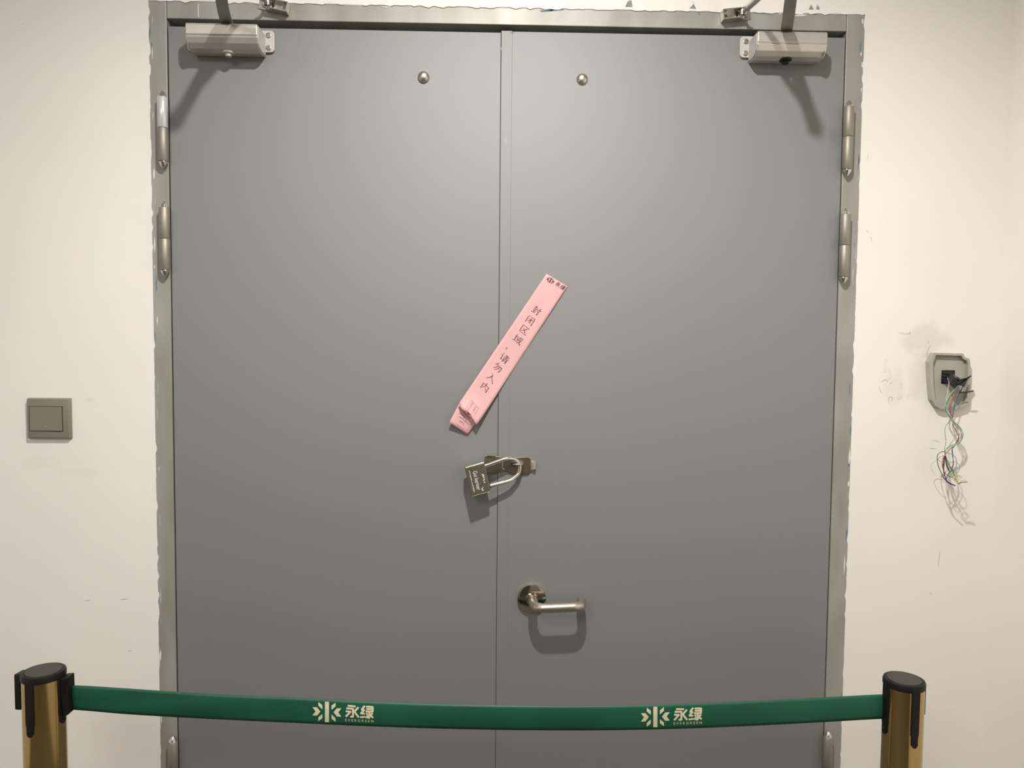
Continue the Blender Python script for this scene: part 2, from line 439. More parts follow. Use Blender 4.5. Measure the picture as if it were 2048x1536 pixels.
# ------------------------------------------------------------------ door closers
def disc(bm, c, r, h, seg=20, ax=(0, -1, 0)):
    return lathe(bm, c, ax, [(r, 0), (r, h*.7), (r*.85, h), (r*.55, h), (r*.5, h*.6), (0, h*.6)], seg)
def closer(name_label, fx, fy, side, screws, nub, vcorner, arm, elbow, shoe, shoe_dir, shoe_tilt):
    """fx: px range of the front face, fy: px of its top edge / groove / lower edge; side=+1 bracket on the right"""
    dF = .055
    zt = P((fx[0]+fx[1])/2, fy[0], dF).z
    xa, xb = P(fx[0], fy[0], dF).x, P(fx[1], fy[0], dF).x
    root = empty('door_closer', ((xa+xb)/2, 0, zt-.021), name_label, 'door closer', 'door closers on the double door')
    pf = [(.0035, -.043), (.026, -.0455), (.040, -.0425), (.050, -.0355), (.0545, -.0255), (.0547, -.0235), (.0535, -.0228), (.0535, -.0218), (dF, -.0208), (dF, -.003), (.052, 0), (.0035, 0)]
    link('body', xprism([(a, zt+b) for a, b in pf], xa, xb, .0009), MALU, root)
    # end faces
    xe = xb if side > 0 else xa
    sgn = side
    pe = [(.0035, -.040), (.026, -.0425), (.039, -.0400), (.0475, -.0335), (.052, -.024), (.052, -.006), (.049, -.003), (.0035, -.003)]
    link('end_cap', xprism([(a, zt+b) for a, b in pe], xe, xe+sgn*.0015, .0004), MEND, root)
    xo = xa if side > 0 else xb
    link('end_cap', xprism([(a, zt+b) for a, b in pe], xo, xo-sgn*.0015, .0004), MEND, root)
    # mounting bracket with rounded lugs
    zc = P(screws[0][0], (screws[0][1]+screws[1][1])/2, .004).z
    half = .0205
    xs1 = xe+sgn*.0185; xs0 = xo-sgn*.0165
    pts = []
    for (cx, cz, a0) in ((max(xs0, xs1)-.007, zc+half-.007, 0), (min(xs0, xs1)+.007, zc+half-.007, 90), (min(xs0, xs1)+.007, zc-half+.007, 180), (max(xs0, xs1)-.007, zc-half+.007, 270)):
        for k in range(6):
            a = math.radians(a0+k*18)
            pts.append((cx+.007*math.cos(a), cz+.007*math.sin(a)))
    br = link('mounting_bracket', prism(pts, .0012, .0065, .0008), MEND, root)
    for sx, sy in screws:
        c = P(sx, sy, .0065)
        link('screw', disc(bmesh.new(), (c.x, -.0064, c.z), .0052, .0012), MSCREW, br, True)
    # speed valve cap under the body and spindle stub
    c = P(nub[0], nub[1], .028)
    link('spindle_cap', lathe(bmesh.new(), (c.x, -.028, zt-.0435), (0, 0, -1), [(.012, 0), (.011, .003), (.0065, .0042), (.0058, .0085), (0, .0085)], 20), MBLACK if nub[2] else MALU, root, True)
    link('corner_lug', tube(bmesh.new(), catmull([P(*v) for v in vcorner], 4), .0015, 8), MSTEEL, root, True)
    # main arm: flat bar sweeping out to the elbow
    a0 = P(arm[0][0], arm[0][1], arm[0][2]); a0.z = zt+.006
    el = Vector(elbow); el.z = a0.z+.002
    mid = P(arm[1][0], arm[1][1], arm[1][2]); mid.z = a0.z+.001
    bm = bmesh.new()
    pl = catmull([a0+Vector((0, .008, 0)), a0, mid, (mid+el)/2, el], 5)
    secs = []
    for i, p in enumerate(pl):
        t = (pl[min(i+1, len(pl)-1)]-pl[max(i-1, 0)]).normalized()
        s = t.cross(Vector((0, 0, 1))).normalized()
        w = .0115-.0025*i/len(pl)
        secs.append([bm.verts.new(p+s*w+Vector((0, 0, .003))), bm.verts.new(p-s*w+Vector((0, 0, .003))), bm.verts.new(p-s*w-Vector((0, 0, .003))), bm.verts.new(p+s*w-Vector((0, 0, .003)))])
    for A, B in zip(secs, secs[1:]):
        for k in range(4): bm.faces.new((A[k], A[(k+1) % 4], B[(k+1) % 4], B[k]))
    bm.faces.new(secs[0]); bm.faces.new(secs[-1][::-1])
    link('main_arm', bm, MARM, root, True)
    link('spindle', lathe(bmesh.new(), (a0.x, a0.y, zt-.002), (0, 0, 1), [(.009, 0), (.009, .016), (.006, .018), (0, .018)], 18), MARM, root, True)
    link('elbow_pin', lathe(bmesh.new(), el-Vector((0, 0, .008)), (0, 0, 1), [(.008, 0), (.010, .002), (.010, .018), (.007, .022), (0, .022)], 18), MARM, root, True)
    # shoe: channel bracket on the frame head
    sc = P(shoe[0], shoe[1], .004)
    A = Matrix.Translation((sc.x, .0006, sc.z)) @ Matrix.Rotation(shoe_tilt, 4, 'Y')
    bm = bmesh.new()
    L = .044; hh = .0085
    s = shoe_dir                                             # the rod enters on this side
    for zz in (hh, -hh): box(bm, -L/2, L/2, -.020, 0, zz-.0011, zz+.0011, .0005)
    box(bm, -L/2, L/2, -.0022, 0, -hh, hh)
    e0 = -s*L/2
    box(bm, min(e0, e0+s*.002), max(e0, e0+s*.002), -.020, 0, -hh, hh)
    bmesh.ops.transform(bm, matrix=A, verts=bm.verts)
    sh = link('shoe', bm, MSTEEL, root)
    for off in (-s*.0135, s*.027):
        c = A @ Vector((off, -.0022 if abs(off) < .02 else -.0003, 0))
        link('screw', disc(bmesh.new(), c, .0052, .0022), MSCREW, sh, True)
    bm = bmesh.new()
    box(bm, min(s*L/2, s*(L/2+.016)), max(s*L/2, s*(L/2+.016)), -.0016, 0, -.0085, .0085, .0005)
    bmesh.ops.transform(bm, matrix=A, verts=bm.verts)
    link('shoe_plate', bm, MSTEEL, sh)
    j = A @ Vector((s*L*.40, -.014, 0))
    link('pivot', lathe(bmesh.new(), j-Vector((0, 0, .0115)), (0, 0, 1), [(.0035, 0), (.0045, .0015), (.0045, .003), (.003, .0035), (.003, .0195), (.0045, .02), (.0045, .022), (0, .0225)], 14), MSTEEL, root, True)
    q = el+Vector((0, 0, .013))
    dv = (q-j)
    fa = link('forearm', tube(bmesh.new(), [j, j+dv*.13], .0032, 12), MARM, root, True)
    link('lock_nut', lathe(bmesh.new(), j+dv*.12, dv, [(.0058, 0), (.0062, .001), (.0062, .006), (.0055, .007)], 6), MSTEEL, fa)
    link('rod_sleeve', tube(bmesh.new(), [j+dv*.14, q], .0056, 14), MALU, fa, True)
    link('ball_end', lathe(bmesh.new(), j, (0, 0, 1), [(.0045, -.0062), (.0078, -.005), (.0082, 0), (.0078, .005), (.0045, .0062), (0, .0062)], 20), MSTEEL, fa, True)
    return root
closer('silver door closer on the left door leaf', (370.5, 513.5), (45.5, 66, 78), 1, ((537, 71), (537, 96)), (457, 103, 0), ((375.5, 80, .052), (377, 89, .048), (381.5, 95, .0415), (388, 97, .036)),
       ((455, 42, .030), (446, 0, .10)), (-.463, -.26, 2.165), (556, 15), -1, math.radians(11))
closer('silver door closer on the right door leaf', (1516.5, 1655.5), (62, 84, 92), -1, ((1492, 83), (1491, 106.5)), (1571, 117, 1), ((1649, 103, .050), (1647.5, 110, .047), (1642, 115, .041), (1635, 116, .036)),
       ((1572, 58, .030), (1580, 0, .145)), (.470, -.26, 2.165), (1464, 32), 1, math.radians(-7))

# ------------------------------------------------------------------ hasp and padlock
hs = empty('hasp', P(1015, 930), 'nickel hasp plates across the seam between the door leaves', 'hasp')
def pxprism(pts, d0, d1, bev=.0006):
    w = [P(a, b, d1) for a, b in pts]
    return prism([(v.x, v.z) for v in w], d0, d1, bev)
link('plate', pxprism([(969, 913), (972, 911), (996, 913), (1004.5, 914), (1004.5, 944), (996, 944), (991, 947), (975, 946), (969, 942)], .0026, .0062), MHASP, hs)
link('plate', pxprism([(1006.5, 915), (1020, 915), (1056, 914), (1062, 919), (1062, 941), (1056, 948), (1028, 948), (1020, 945), (1006.5, 942)], .0026, .0058), MHASP, hs)
bm = bmesh.new()
a, b, c2, e2 = P(1061.5, 919, .0055), P(1072, 921, .012), P(1071.5, 938, .012), P(1061.5, 941.5, .0055)
hexa(bm, [a, b, c2, e2], [v+Vector((0, .0022, 0)) for v in (a, b, c2, e2)], .0003)
link('bent_tab', bm, MSTEEL, hs)
link('top_lip', pxprism([(974, 910), (991, 911), (991, 914), (974, 913)], .004, .012, .0004), MHASP, hs)
bm = bmesh.new()
tube(bm, catmull([P(1026, 929, .005), P(1026, 929, .017), P(1029, 929, .0225), P(1036, 929, .0245), P(1042, 929, .0225), P(1045, 929, .017), P(1045, 929, .005)], 5), .0018, 10)
link('staple', bm, MSTEEL, hs, True)
link('slot_shade', pxprism([(1022, 927), (1024, 925), (1031, 925.5), (1032, 930), (1030, 933), (1024, 932.5)], .0055, .0063, 0), MSHADE, hs)  # dark patch on the plate, painted shade in place of a hole
link('rivet', lathe(bmesh.new(), P(1006.5, 938, .006), (0, -1, 0), [(.0025, 0), (.0022, .002), (0, .0026)], 12), MSTEEL, hs, True)

q = [P(929.5, 935.5, .040), P(968.5, 924.5, .036), P(981.5, 982, .036), P(943.5, 992.5, .044)]
nq = (q[1]-q[0]).cross(q[3]-q[0]); dq = q[2]-CAMPOS
q[2] = CAMPOS+dq*((q[0]-CAMPOS).dot(nq)/dq.dot(nq))
pl = empty('padlock', P(955, 958, .03), 'nickel padlock locked through the hasp beside the door seam', 'padlock')
nrm = (q[1]-q[0]).cross(q[3]-q[0]).normalized()
if nrm.y > 0: nrm = -nrm
body = link('lock_body', hexa(bmesh.new(), q, [v-nrm*.020 for v in q], .0011), MLOCK, pl)
ex = (q[1]-q[0]).normalized()
def side_strip(a, b, off):
    a, b = a-nrm*.0002, b-nrm*.0002
    bm = bmesh.new(); f = [a, b, b-nrm*.0196, a-nrm*.0196]
    return hexa(bm, [v+off for v in f], f, .0003)
ev = (q[3]-q[0]).normalized()
link('polished_edge', side_strip(q[0]+ex*.001, q[1]-ex*.001, -ev*.0008), MSTEEL, body)
link('polished_edge', side_strip(q[3]+ex*.001, q[2]-ex*.001, ev*.0010), MSTEEL, body)
S1 = q[1]*.86+q[2]*.14-nrm*.010; S2 = q[1]*.15+q[2]*.85-nrm*.010
sp = [S1-ex*.006, S1+ex*.004, P(1009, 918.5, .024), P(1024, 917.5, .0195), P(1035, 923, .0165), P(1039.5, 934, .0155), P(1036.5, 947, .0165), P(1027, 956.5, .0195), P(1016, 962.5, .023), S2+ex*.004, S2-ex*.006]
link('shackle', tube(bmesh.new(), catmull(sp, 8), .0041, 18), MSTEEL, pl, True)
link('shackle_collar', lathe(bmesh.new(), S2-ex*.001, ex, [(.0052, 0), (.0052, .0022), (.004, .003)], 18), MBLACK, pl, True)
# engraved lettering, reading downwards along the body
def lock_place(s0, s1, w0, hgt):
    """x along q0->q3 edge from s0 to s1, letters rise towards the shackle"""
    def f(x, y):
        a = s0+(s1-s0)*x
        base = q[0].lerp(q[3], a); far = q[1].lerp(q[2], a)
        return base.lerp(far, w0+hgt*y)+nrm*.0002
    return f
link('engraving', font_bm('Gui keriser', lock_place(.20, .86, .34, .30)), MENGR, body)
rnd = random.Random(8)
def fake_line(s0, s1, w0, w1, n):
    f = lock_place(0, 1, 0, 1); bm = bmesh.new()
    for i in range(n):
        a = s0+(s1-s0)*(i+.15)/n; b = s0+(s1-s0)*(i+.8)/n
        for k in range(rnd.choice((1, 2, 2))):
            y = w0+(w1-w0)*rnd.random()
            ribbon(bm, [(a, y), (b, w0+(w1-w0)*rnd.random())], .020, .020, f, 1)
    return bm
link('engraving', fake_line(.13, .90, .14, .22, 22), MENGR, body)
link('engraving', fake_line(.36, .68, .74, .86, 10), MENGR, body)
bm = bmesh.new(); f = lock_place(0, 1, 0, 1)
for st in ([(.86, .56), (.80, .68)], [(.86, .56), (.92, .66)], [(.83, .62), (.93, .60)]): ribbon(bm, st, .022, .022, f, 1)
link('engraving', bm, MENGR, body)

# ------------------------------------------------------------------ pink paper seal
T0, T1 = P(1093, 547.5, .003), P(1135, 573, .003)
B0, B1 = P(917, 808, .008), P(954, 850, .013)
seal = empty('paper_seal', P(1020, 705), 'pink paper seal strip stuck aslant across both door leaves', 'paper seal')
def strip(u, v):
    """u across 0..1, v down the strip 0..1; lies on the leaves and lifts off towards the bottom"""
    p = T0.lerp(B0, v).lerp(T1.lerp(B1, v), u)
    lift = .0028+.0035*max(0, (v-.35)/.65)**2+.0075*max(0, (v-.60)/.40)**2*(.35+.65*u)+.0008*math.sin(v*9)*u
    if v > .84: lift += .009*((v-.84)/.16)**2*math.sin(math.pi*min(1, .12+u*.80))
    d = CAMPOS-p
    base = p + d*((lift+p.y)/(-d.y) if d.y else 0)
    return base
NU, NV = 10, 60
bm = bmesh.new(); g = []
for j in range(NV+1):
    row = []
    for i in range(NU+1):
        u, v = i/NU, j/NV
        vv = v
        if j == NV: vv = 1+.006*math.sin(u*7)+(.012*(1 if .25 < u < .7 else 0))*math.sin((u-.25)/.45*math.pi)*-1
        row.append(bm.verts.new(strip(u, vv)))
    g.append(row)
for j in range(NV):
    for i in range(NU): bm.faces.new((g[j][i], g[j][i+1], g[j+1][i+1], g[j+1][i]))
up_sheet = link('paper_strip', bm, MPINK, seal, True)
md = up_sheet.modifiers.new('thick', 'SOLIDIFY'); md.thickness = .0003
# the lower end, folded under and standing off the door
L00, L10, L11, L01 = P(922, 800, .0035), P(957, 838, .0045), P(935.5, 869.5, .0035), P(898, 845.5, .0125)
def low(u, v):
    a = L00.lerp(L10, u); b = L01.lerp(L11, u)
    p = a.lerp(b, v)
    d = CAMPOS-p
    return p+d*((.0012*math.sin(v*3.1)*math.sin(u*3.1))/(-d.y))
bm = bmesh.new(); g = [[bm.verts.new(low(i/8, j/8)) for i in range(9)] for j in range(9)]
for j in range(8):
    for i in range(8): bm.faces.new((g[j][i], g[j][i+1], g[j+1][i+1], g[j+1][i]))
lo_sheet = link('folded_end', bm, MPINK, seal, True)
md = lo_sheet.modifiers.new('thick', 'SOLIDIFY'); md.thickness = .0003
def glyph(strokes, bm, place):
    for st in strokes:
        kind, pts = st[0], st[1]
        w = {'h': (3.0, 3.6), 'v': (6.4, 6.0), 'p': (7.0, 2.4), 'n': (3.0, 8.0), 'd': (2.6, 8.0), 'r': (5.0, 2.2), 'k': (5.5, 2.6)}[kind]
        ribbon(bm, pts, w[0], w[1], place, 2)
        if kind == 'h':                                   # the small serif that ends a Song-style level stroke
            x, y = pts[-1]
            flip_quad(bm, place(x-9, y-1), place(x-3, y-6), place(x+3, y+1), place(x-3, y+1.8))
SONG = {
 'feng': [('h', [(12, 22), (50, 22)]), ('v', [(31, 8), (31, 42)]), ('h', [(8, 42), (54, 42)]), ('h', [(12, 62), (50, 62)]), ('v', [(31, 48), (31, 84)]), ('r', [(6, 89), (54, 80)]),
          ('h', [(54, 34), (97, 34)]), ('v', [(80, 8), (80, 92)]), ('k', [(80, 92), (67, 84)]), ('d', [(60, 48), (69, 62)])],
 'bi': [('d', [(14, 6), (24, 18)]), ('v', [(14, 24), (14, 97)]), ('h', [(34, 14), (88, 14)]), ('v', [(88, 14), (88, 93)]), ('k', [(88, 93), (76, 87)]),
        ('h', [(26, 42), (78, 42)]), ('v', [(58, 26), (58, 82)]), ('k', [(58, 82), (47, 76)]), ('p', [(57, 44), (44, 60), (25, 74)])],
 'qu': [('h', [(8, 12), (90, 12)]), ('v', [(14, 12), (14, 88)]), ('h', [(14, 88), (95, 88)]), ('p', [(74, 24), (56, 50), (27, 75)]), ('n', [(32, 34), (54, 52), (75, 75)])],
 'yu': [('h', [(4, 36), (35, 36)]), ('v', [(19, 10), (19, 80)]), ('r', [(2, 88), (37, 73)]), ('h', [(36, 26), (98, 26)]), ('v', [(43, 42), (43, 63)]), ('h', [(43, 43), (61, 43)]), ('v', [(60, 43), (60, 63)]),
        ('h', [(43, 62), (60, 62)]), ('r', [(36, 84), (65, 75)]), ('n', [(68, 6), (73, 48), (82, 76), (95, 94)]), ('k', [(95, 94), (96, 76)]), ('p', [(89, 40), (78, 66), (57, 93)]), ('d', [(82, 8), (91, 17)])],
 'dou': [('d', [(12, 30), (20, 42)]), ('p', [(20, 42), (10, 58)])],
 'qing': [('d', [(14, 8), (24, 20)]), ('h', [(4, 36), (22, 36)]), ('v', [(21, 36), (21, 84)]), ('r', [(21, 86), (35, 72)]), ('h', [(40, 16), (94, 16)]), ('h', [(44, 30), (90, 30)]), ('h', [(36, 44), (99, 44)]), ('v', [(67, 5), (67, 44)]),
          ('v', [(48, 54), (48, 97)]), ('h', [(48, 55), (86, 55)]), ('v', [(86, 55), (86, 93)]), ('k', [(86, 93), (76, 88)]), ('h', [(48, 68), (86, 68)]), ('h', [(48, 80), (86, 80)])],
 'wu': [('p', [(34, 6), (24, 28), (7, 47)]), ('h', [(26, 30), (90, 30)]), ('v', [(89, 30), (82, 86)]), ('k', [(82, 86), (68, 78)]), ('p', [(47, 32), (34, 58), (10, 82)]), ('p', [(68, 32), (54, 66), (26, 94)])],
 'ru': [('p', [(53, 28), (38, 64), (7, 94)]), ('n', [(34, 10), (50, 20), (62, 54), (97, 93)])],
 'nei': [('v', [(16, 30), (16, 96)]), ('h', [(16, 30), (86, 30)]), ('v', [(86, 30), (86, 91)]), ('k', [(86, 91), (72, 84)]), ('p', [(50, 6), (47, 42), (24, 76)]), ('n', [(50, 46), (75, 73)])]}
SL = (P(1114, 560)-P(935, 829)).length
SW = (T1-T0).length
def onto(cu, cv, size, fn, ln=None, lift=.00055):
    """glyph cell of given size (m) centred at strip coordinates, y of the glyph runs down"""
    l = ln or SL
    def f(x, y):
        p = fn(cu+(x-50)/100*size/SW, cv+(y-50)/100*size/l)
        d = (CAMPOS-p).normalized()
        return p+Vector((0, -lift, 0))
    return f
def inv(px, py):
    """strip coordinates of a measured pixel"""
    best = None
    a = P(px, py); t = P(1093, 547.5); ax = (P(1135, 573)-t); dn = (P(917, 808)-t)
    r = a-t
    det = ax.x*dn.z-ax.z*dn.x
    return (r.x*dn.z-r.z*dn.x)/det, (ax.x*r.z-ax.z*r.x)/det
for key, px, py in (('feng', 1073.3, 619), ('bi', 1061, 638), ('qu', 1049.2, 656.6), ('yu', 1037, 675), ('dou', 1018.5, 698), ('qing', 1010, 711.7), ('wu', 997.2, 730), ('ru', 984, 749), ('nei', 972, 767.5)):
    bm = bmesh.new(); cu, cv = inv(px, py)
    glyph(SONG[key], bm, onto(cu, cv, .0185, strip))
    link('printed_character', bm, MINK, up_sheet)
# company mark: emblem, two characters, word
EMB = [[(-38, -190), (38, -190), (38, 190), (-38, 190)]]
for sx in (1, -1):
    EMB.append([(sx*x, y) for x, y in ((-270, -78), (-185, -78), (-122, 0), (-185, 78), (-270, 78), (-212, 0))])
    for sy in (1, -1): EMB.append([(sx*x, sy*y) for x, y in ((-160, -178), (-85, -122), (-85, -42), (-160, -108))])
YONG = [[(15, 6), (76, 10)], [(4, 28), (56, 30), (56, 95), (34, 95)], [(0, 52), (37, 54), (0, 98)], [(98, 14), (62, 58)], [(66, 50), (100, 100)]]
LU = [[(36, 0), (12, 32), (32, 34), (6, 64), (36, 66)], [(0, 96), (38, 92)], [(46, 7), (96, 7), (96, 46)], [(48, 26), (94, 26)], [(42, 46), (100, 46)], [(71, 46), (71, 98), (54, 98)], [(46, 60), (58, 72)], [(42, 98), (62, 80)], [(97, 58), (83, 72)], [(78, 74), (100, 98)]]
def emblem(bm, place):
    for poly in EMB:
        # split non-convex chevrons into quads
        if len(poly) == 6:
            a, b, c, d, e, f = poly
            quads = [(a, b, c, f), (f, c, d, e)]
        else: quads = [tuple(poly)]
        for Q in quads:
            n = 3
            for i in range(n):
                t0, t1 = i/n, (i+1)/n
                L = lambda p, q2, t: (p[0]+(q2[0]-p[0])*t, p[1]+(q2[1]-p[1])*t)
                flip_quad(bm, *[place(*v) for v in (L(Q[0], Q[3], t0), L(Q[1], Q[2], t0), L(Q[1], Q[2], t1), L(Q[0], Q[3], t1))])
cu, cv = inv(1101, 560.5)
def mk(fn, cu, cv, s): return lambda x, y: fn(cu+x*s/SW, cv+y*s/SL)+Vector((0, -.0006, 0))
bm = bmesh.new(); emblem(bm, mk(strip, cu, cv, .0165/540))
link('printed_emblem', bm, MINK, up_sheet)
bm = bmesh.new()
for chs, px, py in ((YONG, 1116.5, 568.5), (LU, 1125.5, 574.0)):
    cu, cv = inv(px, py)
    for st in chs: ribbon(bm, st, 11, 11, onto(cu, cv, .0085, strip), 1)
link('printed_character', bm, MINK, up_sheet)
# faint red stamp frame with columns of small marks, and the small print on the folded end
bm = bmesh.new(); cu, cv = inv(946, 812)
pf = onto(cu, cv, .030, strip)
for st in ([(14, 4), (78, 4)], [(78, 4), (78, 96)], [(14, 4), (14, 96)]): ribbon(bm, st, 2.2, 2.2, pf, 3)
for col_x in (30, 60):
    for k in range(6):
        y = 14+k*14
        for w in range(3):
            a = rnd.uniform(-6, 6)
            ribbon(bm, [(col_x-6+rnd.uniform(-2, 2), y+a*.7), (col_x+6+rnd.uniform(-2, 2), y+a*.7+rnd.uniform(-3, 3))], 1.8, 1.8, pf, 1)
link('faded_stamp', bm, MSTAMP, up_sheet)
bm = bmesh.new()
for r, (v, u0_, u1_) in enumerate(((.30, .30, .62), (.42, .20, .78), (.54, .26, .78), (.68, .38, .62))):
    n = int((u1_-u0_)*22)
    for i in range(n):
        u = u0_+(u1_-u0_)*i/n
        for w in range(2):
            ribbon(bm, [(u, v+rnd.uniform(-.03, .03)), (u+.03, v+rnd.uniform(-.03, .03))], .013, .013, lambda x, y: low(x, y)+Vector((0, -.0006, 0)), 1)
link('small_print', bm, MINK, lo_sheet)
bm = bmesh.new()
for st in ([(.86, .45), (.86, .86)], [(.86, .86), (.3, .86)]): ribbon(bm, st, .012, .012, lambda x, y: low(x, y)+Vector((0, -.0006, 0)), 3)
link('faded_stamp', bm, MSTAMP, lo_sheet)

# ------------------------------------------------------------------ light switch
a, b = P(52, 796, .009), P(140.5, 878, .009)
sw = empty('light_switch', ((a.x+b.x)/2, 0, (a.z+b.z)/2), 'taupe grey light switch on the wall left of the door', 'light switch')
cx, cz = sw.location.x, sw.location.z
hw, hh = .0425, .0405
fp = [(cx-hw, -.0003, cz-hh), (cx+hw, -.0003, cz-hh), (cx+hw, -.0003, cz+hh), (cx-hw, -.0003, cz+hh)]
k = .0018
ff = [(cx-hw+k, -.0095, cz-hh+k), (cx+hw-k, -.0095, cz-hh+k), (cx+hw-k, -.0095, cz+hh-k), (cx-hw+k, -.0095, cz+hh-k)]
link('switch_plate', hexa(bmesh.new(), ff, fp, .0016), MSWITCH, sw, True)
rx0, rx1, rz0, rz1 = P(59.5, 837, .0095).x, P(124.5, 837, .0095).x, P(90, 861.5, .0095).z, P(90, 813.5, .0095).z
link('rocker_gap_shade', box(bmesh.new(), rx0-.0011, rx1+.0013, -.0098, -.009, rz0-.0012, rz1+.0011), MSHADE, sw)  # dark sheet painting the shade in the joint round the rocker
link('rocker', hexa(bmesh.new(), [(rx0, -.0102, rz0), (rx1, -.0118, rz0), (rx1, -.0124, rz1), (rx0, -.0104, rz1)], [(rx0, -.009, rz0), (rx1, -.009, rz0), (rx1, -.009, rz1), (rx0, -.009, rz1)], .0005), MSWITCH, sw)
c = P(90.5, 853.5, .0118)
bm = bmesh.new(); box(bm, c.x-.0022, c.x+.0022, -.0121, -.0105, c.z-.0007, c.z+.0007, .0003)
link('indicator', bm, MBOX, sw)

# ------------------------------------------------------------------ junction box
jb = empty('junction_box', P(1901, 762), 'open grey plastic back box with exposed wires, mounted on the right wall', 'junction box')
jb['label'] = 'open grey plastic junction box right of the door'
OUT = [(1868, 705.5), (1926, 707), (1930, 714), (1939, 718), (1941, 726), (1939, 800), (1933, 811), (1912, 818), (1884, 818), (1872, 813), (1864, 800), (1861, 770), (1859, 724)]
INN = [(1872, 710), (1923, 711.5), (1927, 718), (1935, 722), (1936.5, 729), (1935, 797), (1930, 807), (1911, 813.5), (1887, 813.5), (1877.5, 808.5), (1870.5, 797), (1867.5, 769), (1866, 727)]
def ringwall(outer, inner, d0, d1):
    bm = bmesh.new(); n = len(outer)
    O = [P(x, y, d1) for x, y in outer]; I = [P(x, y, d1) for x, y in inner]
    of = [bm.verts.new((v.x, -d1, v.z)) for v in O]; ob = [bm.verts.new((v.x, -d0, v.z)) for v in O]
    nf = [bm.verts.new((v.x, -d1, v.z)) for v in I]; nb = [bm.verts.new((v.x, -d0, v.z)) for v in I]
    for i in range(n):
        j = (i+1) % n
        for A, B in ((of, nf), (ob, of), (nf, nb), (nb, ob)): bm.faces.new((A[i], A[j], B[j], B[i]))
    return bm
link('rim', ringwall(OUT, INN, .0004, .015), MBOX, jb)
w = [P(x, y, .015) for x, y in INN]
# back panel with the square cable opening cut through
HX0, HX1, HZ_0, HZ_1 = P(1882.5, 755, .006).x, P(1909.5, 755, .006).x, P(1896, 768, .006).z, P(1896, 740.5, .006).z
bm = bmesh.new()
ov = [bm.verts.new((v.x, -.006, v.z)) for v in w]
hv = [bm.verts.new(v) for v in ((HX0, -.006, HZ_0), (HX1, -.006, HZ_0), (HX1, -.006, HZ_1), (HX0, -.006, HZ_1))]
oe = [bm.edges.new((ov[i], ov[(i+1) % len(ov)])) for i in range(len(ov))]
he = [bm.edges.new((hv[i], hv[(i+1) % 4])) for i in range(4)]
bmesh.ops.triangle_fill(bm, edges=oe+he, use_beauty=True)
kill = [f for f in bm.faces if HX0 < f.calc_center_median().x < HX1 and HZ_0 < f.calc_center_median().z < HZ_1]
bmesh.ops.delete(bm, geom=kill, context='FACES')
link('back_panel', bm, MBOX, jb)
bm = bmesh.new(); box(bm, HX0-.001, HX1+.001, -.0042, -.0005, HZ_0-.001, HZ_1+.001)
link('opening_shade', bm, MSHADE, jb)  # dark block behind the cut-out, shade given as colour
link('side_gap_shade', pxprism([(1859.5, 768), (1861.5, 770), (1862, 781), (1859, 779)], .0002, .003, 0), MSHADE, jb)  # dark patch painted for the shade between box and wall
# loose wires
wb = empty('wire_bundle', P(1900, 760, .02), 'bundle of loose multicoloured wires hanging out of the open junction box', 'wires')
def wire(pts, col, r=.0008, name='wire'):
    bm = bmesh.new()
    return link(name, tube(bm, catmull([P(p[0], p[1], p[2]*(1+.75*min(1, max(0, (p[1]-790)/170)))) for p in pts], 7), r*.85, 7), wire_mat(tuple(k*.78 for k in col)), wb, True)
BLK, GRN, LGR, RED, ORG, BLU, YEL, WHT, BRN, PUR, GRY = (.02, .018, .02), (.05, .24, .14), (.42, .62, .48), (.35, .06, .05), (.6, .28, .13), (.12, .22, .36), (.55, .48, .12), (.78, .75, .66), (.14, .06, .04), (.10, .05, .11), (.30, .34, .33)
for pts in ([(1884, 752, .004), (1893, 753, .012), (1905, 757, .022), (1917, 765, .028)], [(1885, 762, .004), (1895, 764, .014), (1906, 768, .024), (1916, 774, .028)],
            [(1886, 746, .004), (1896, 748, .012), (1908, 754, .024), (1919, 760, .03)], [(1884, 757, .004), (1896, 759, .014), (1908, 764, .026), (1918, 769, .030)]):
    wire(pts, (.010, .009, .014), .0042, 'cable_sheath')
# torn black tape
def tape(pts, d, name='insulating_tape'):
    bm = bmesh.new()
    f = [P(x, y, d+.004*math.sin(i*1.7)) for i, (x, y) in enumerate(pts)]
    hexa(bm, f, [v+Vector((0, .0022, 0)) for v in f])
    return link(name, bm, MTAPE, wb)
tape([(1920, 760), (1926, 757), (1934, 756), (1942, 751), (1943, 752), (1935, 760), (1931, 768), (1929, 774), (1920, 770)], .032)
tape([(1896, 752), (1908, 752), (1917, 764), (1917, 775), (1909, 777), (1900, 768)], .033)
wire([(1917, 786, .028), (1928, 784.5, .032), (1937, 784, .034), (1947, 781.5, .036)], BLK, .0016)
wire([(1926, 772, .03), (1922, 780, .03), (1918, 786, .028)], BLK, .0009)
J = (1905, 838)
X = (1891, 904)
wire([(1895, 756, .03), (1898, 764, .034), (1896, 778, .034), (1893, 797, .032), (1891, 811, .030), (1896, 826, .029), (1903, 835, .028), (1905, 845, .027), (1914, 858, .028), (1921, 874, .028), (1914, 888, .027), (1899, 894, .026), (1891, 905, .026)], WHT)
wire([(1919, 768, .03), (1912, 775, .033), (1906, 783, .033), (1897, 800, .031), (1891, 816, .03), (1897, 830, .028), (1906, 842, .027), (1920, 856, .028), (1926, 870, .028), (1918, 886, .027), (1900, 892, .026), (1890, 904, .026), (1896, 925, .027), (1904, 942, .028), (1912, 954, .03)], GRN)
wire([(1919, 770, .03), (1909, 779, .033), (1893, 800, .032), (1892, 815, .03), (1899, 830, .028), (1907, 842, .027), (1922, 857, .028), (1924, 873, .028), (1912, 889, .027), (1896, 897, .026), (1889, 901, .026)], LGR, .0010)
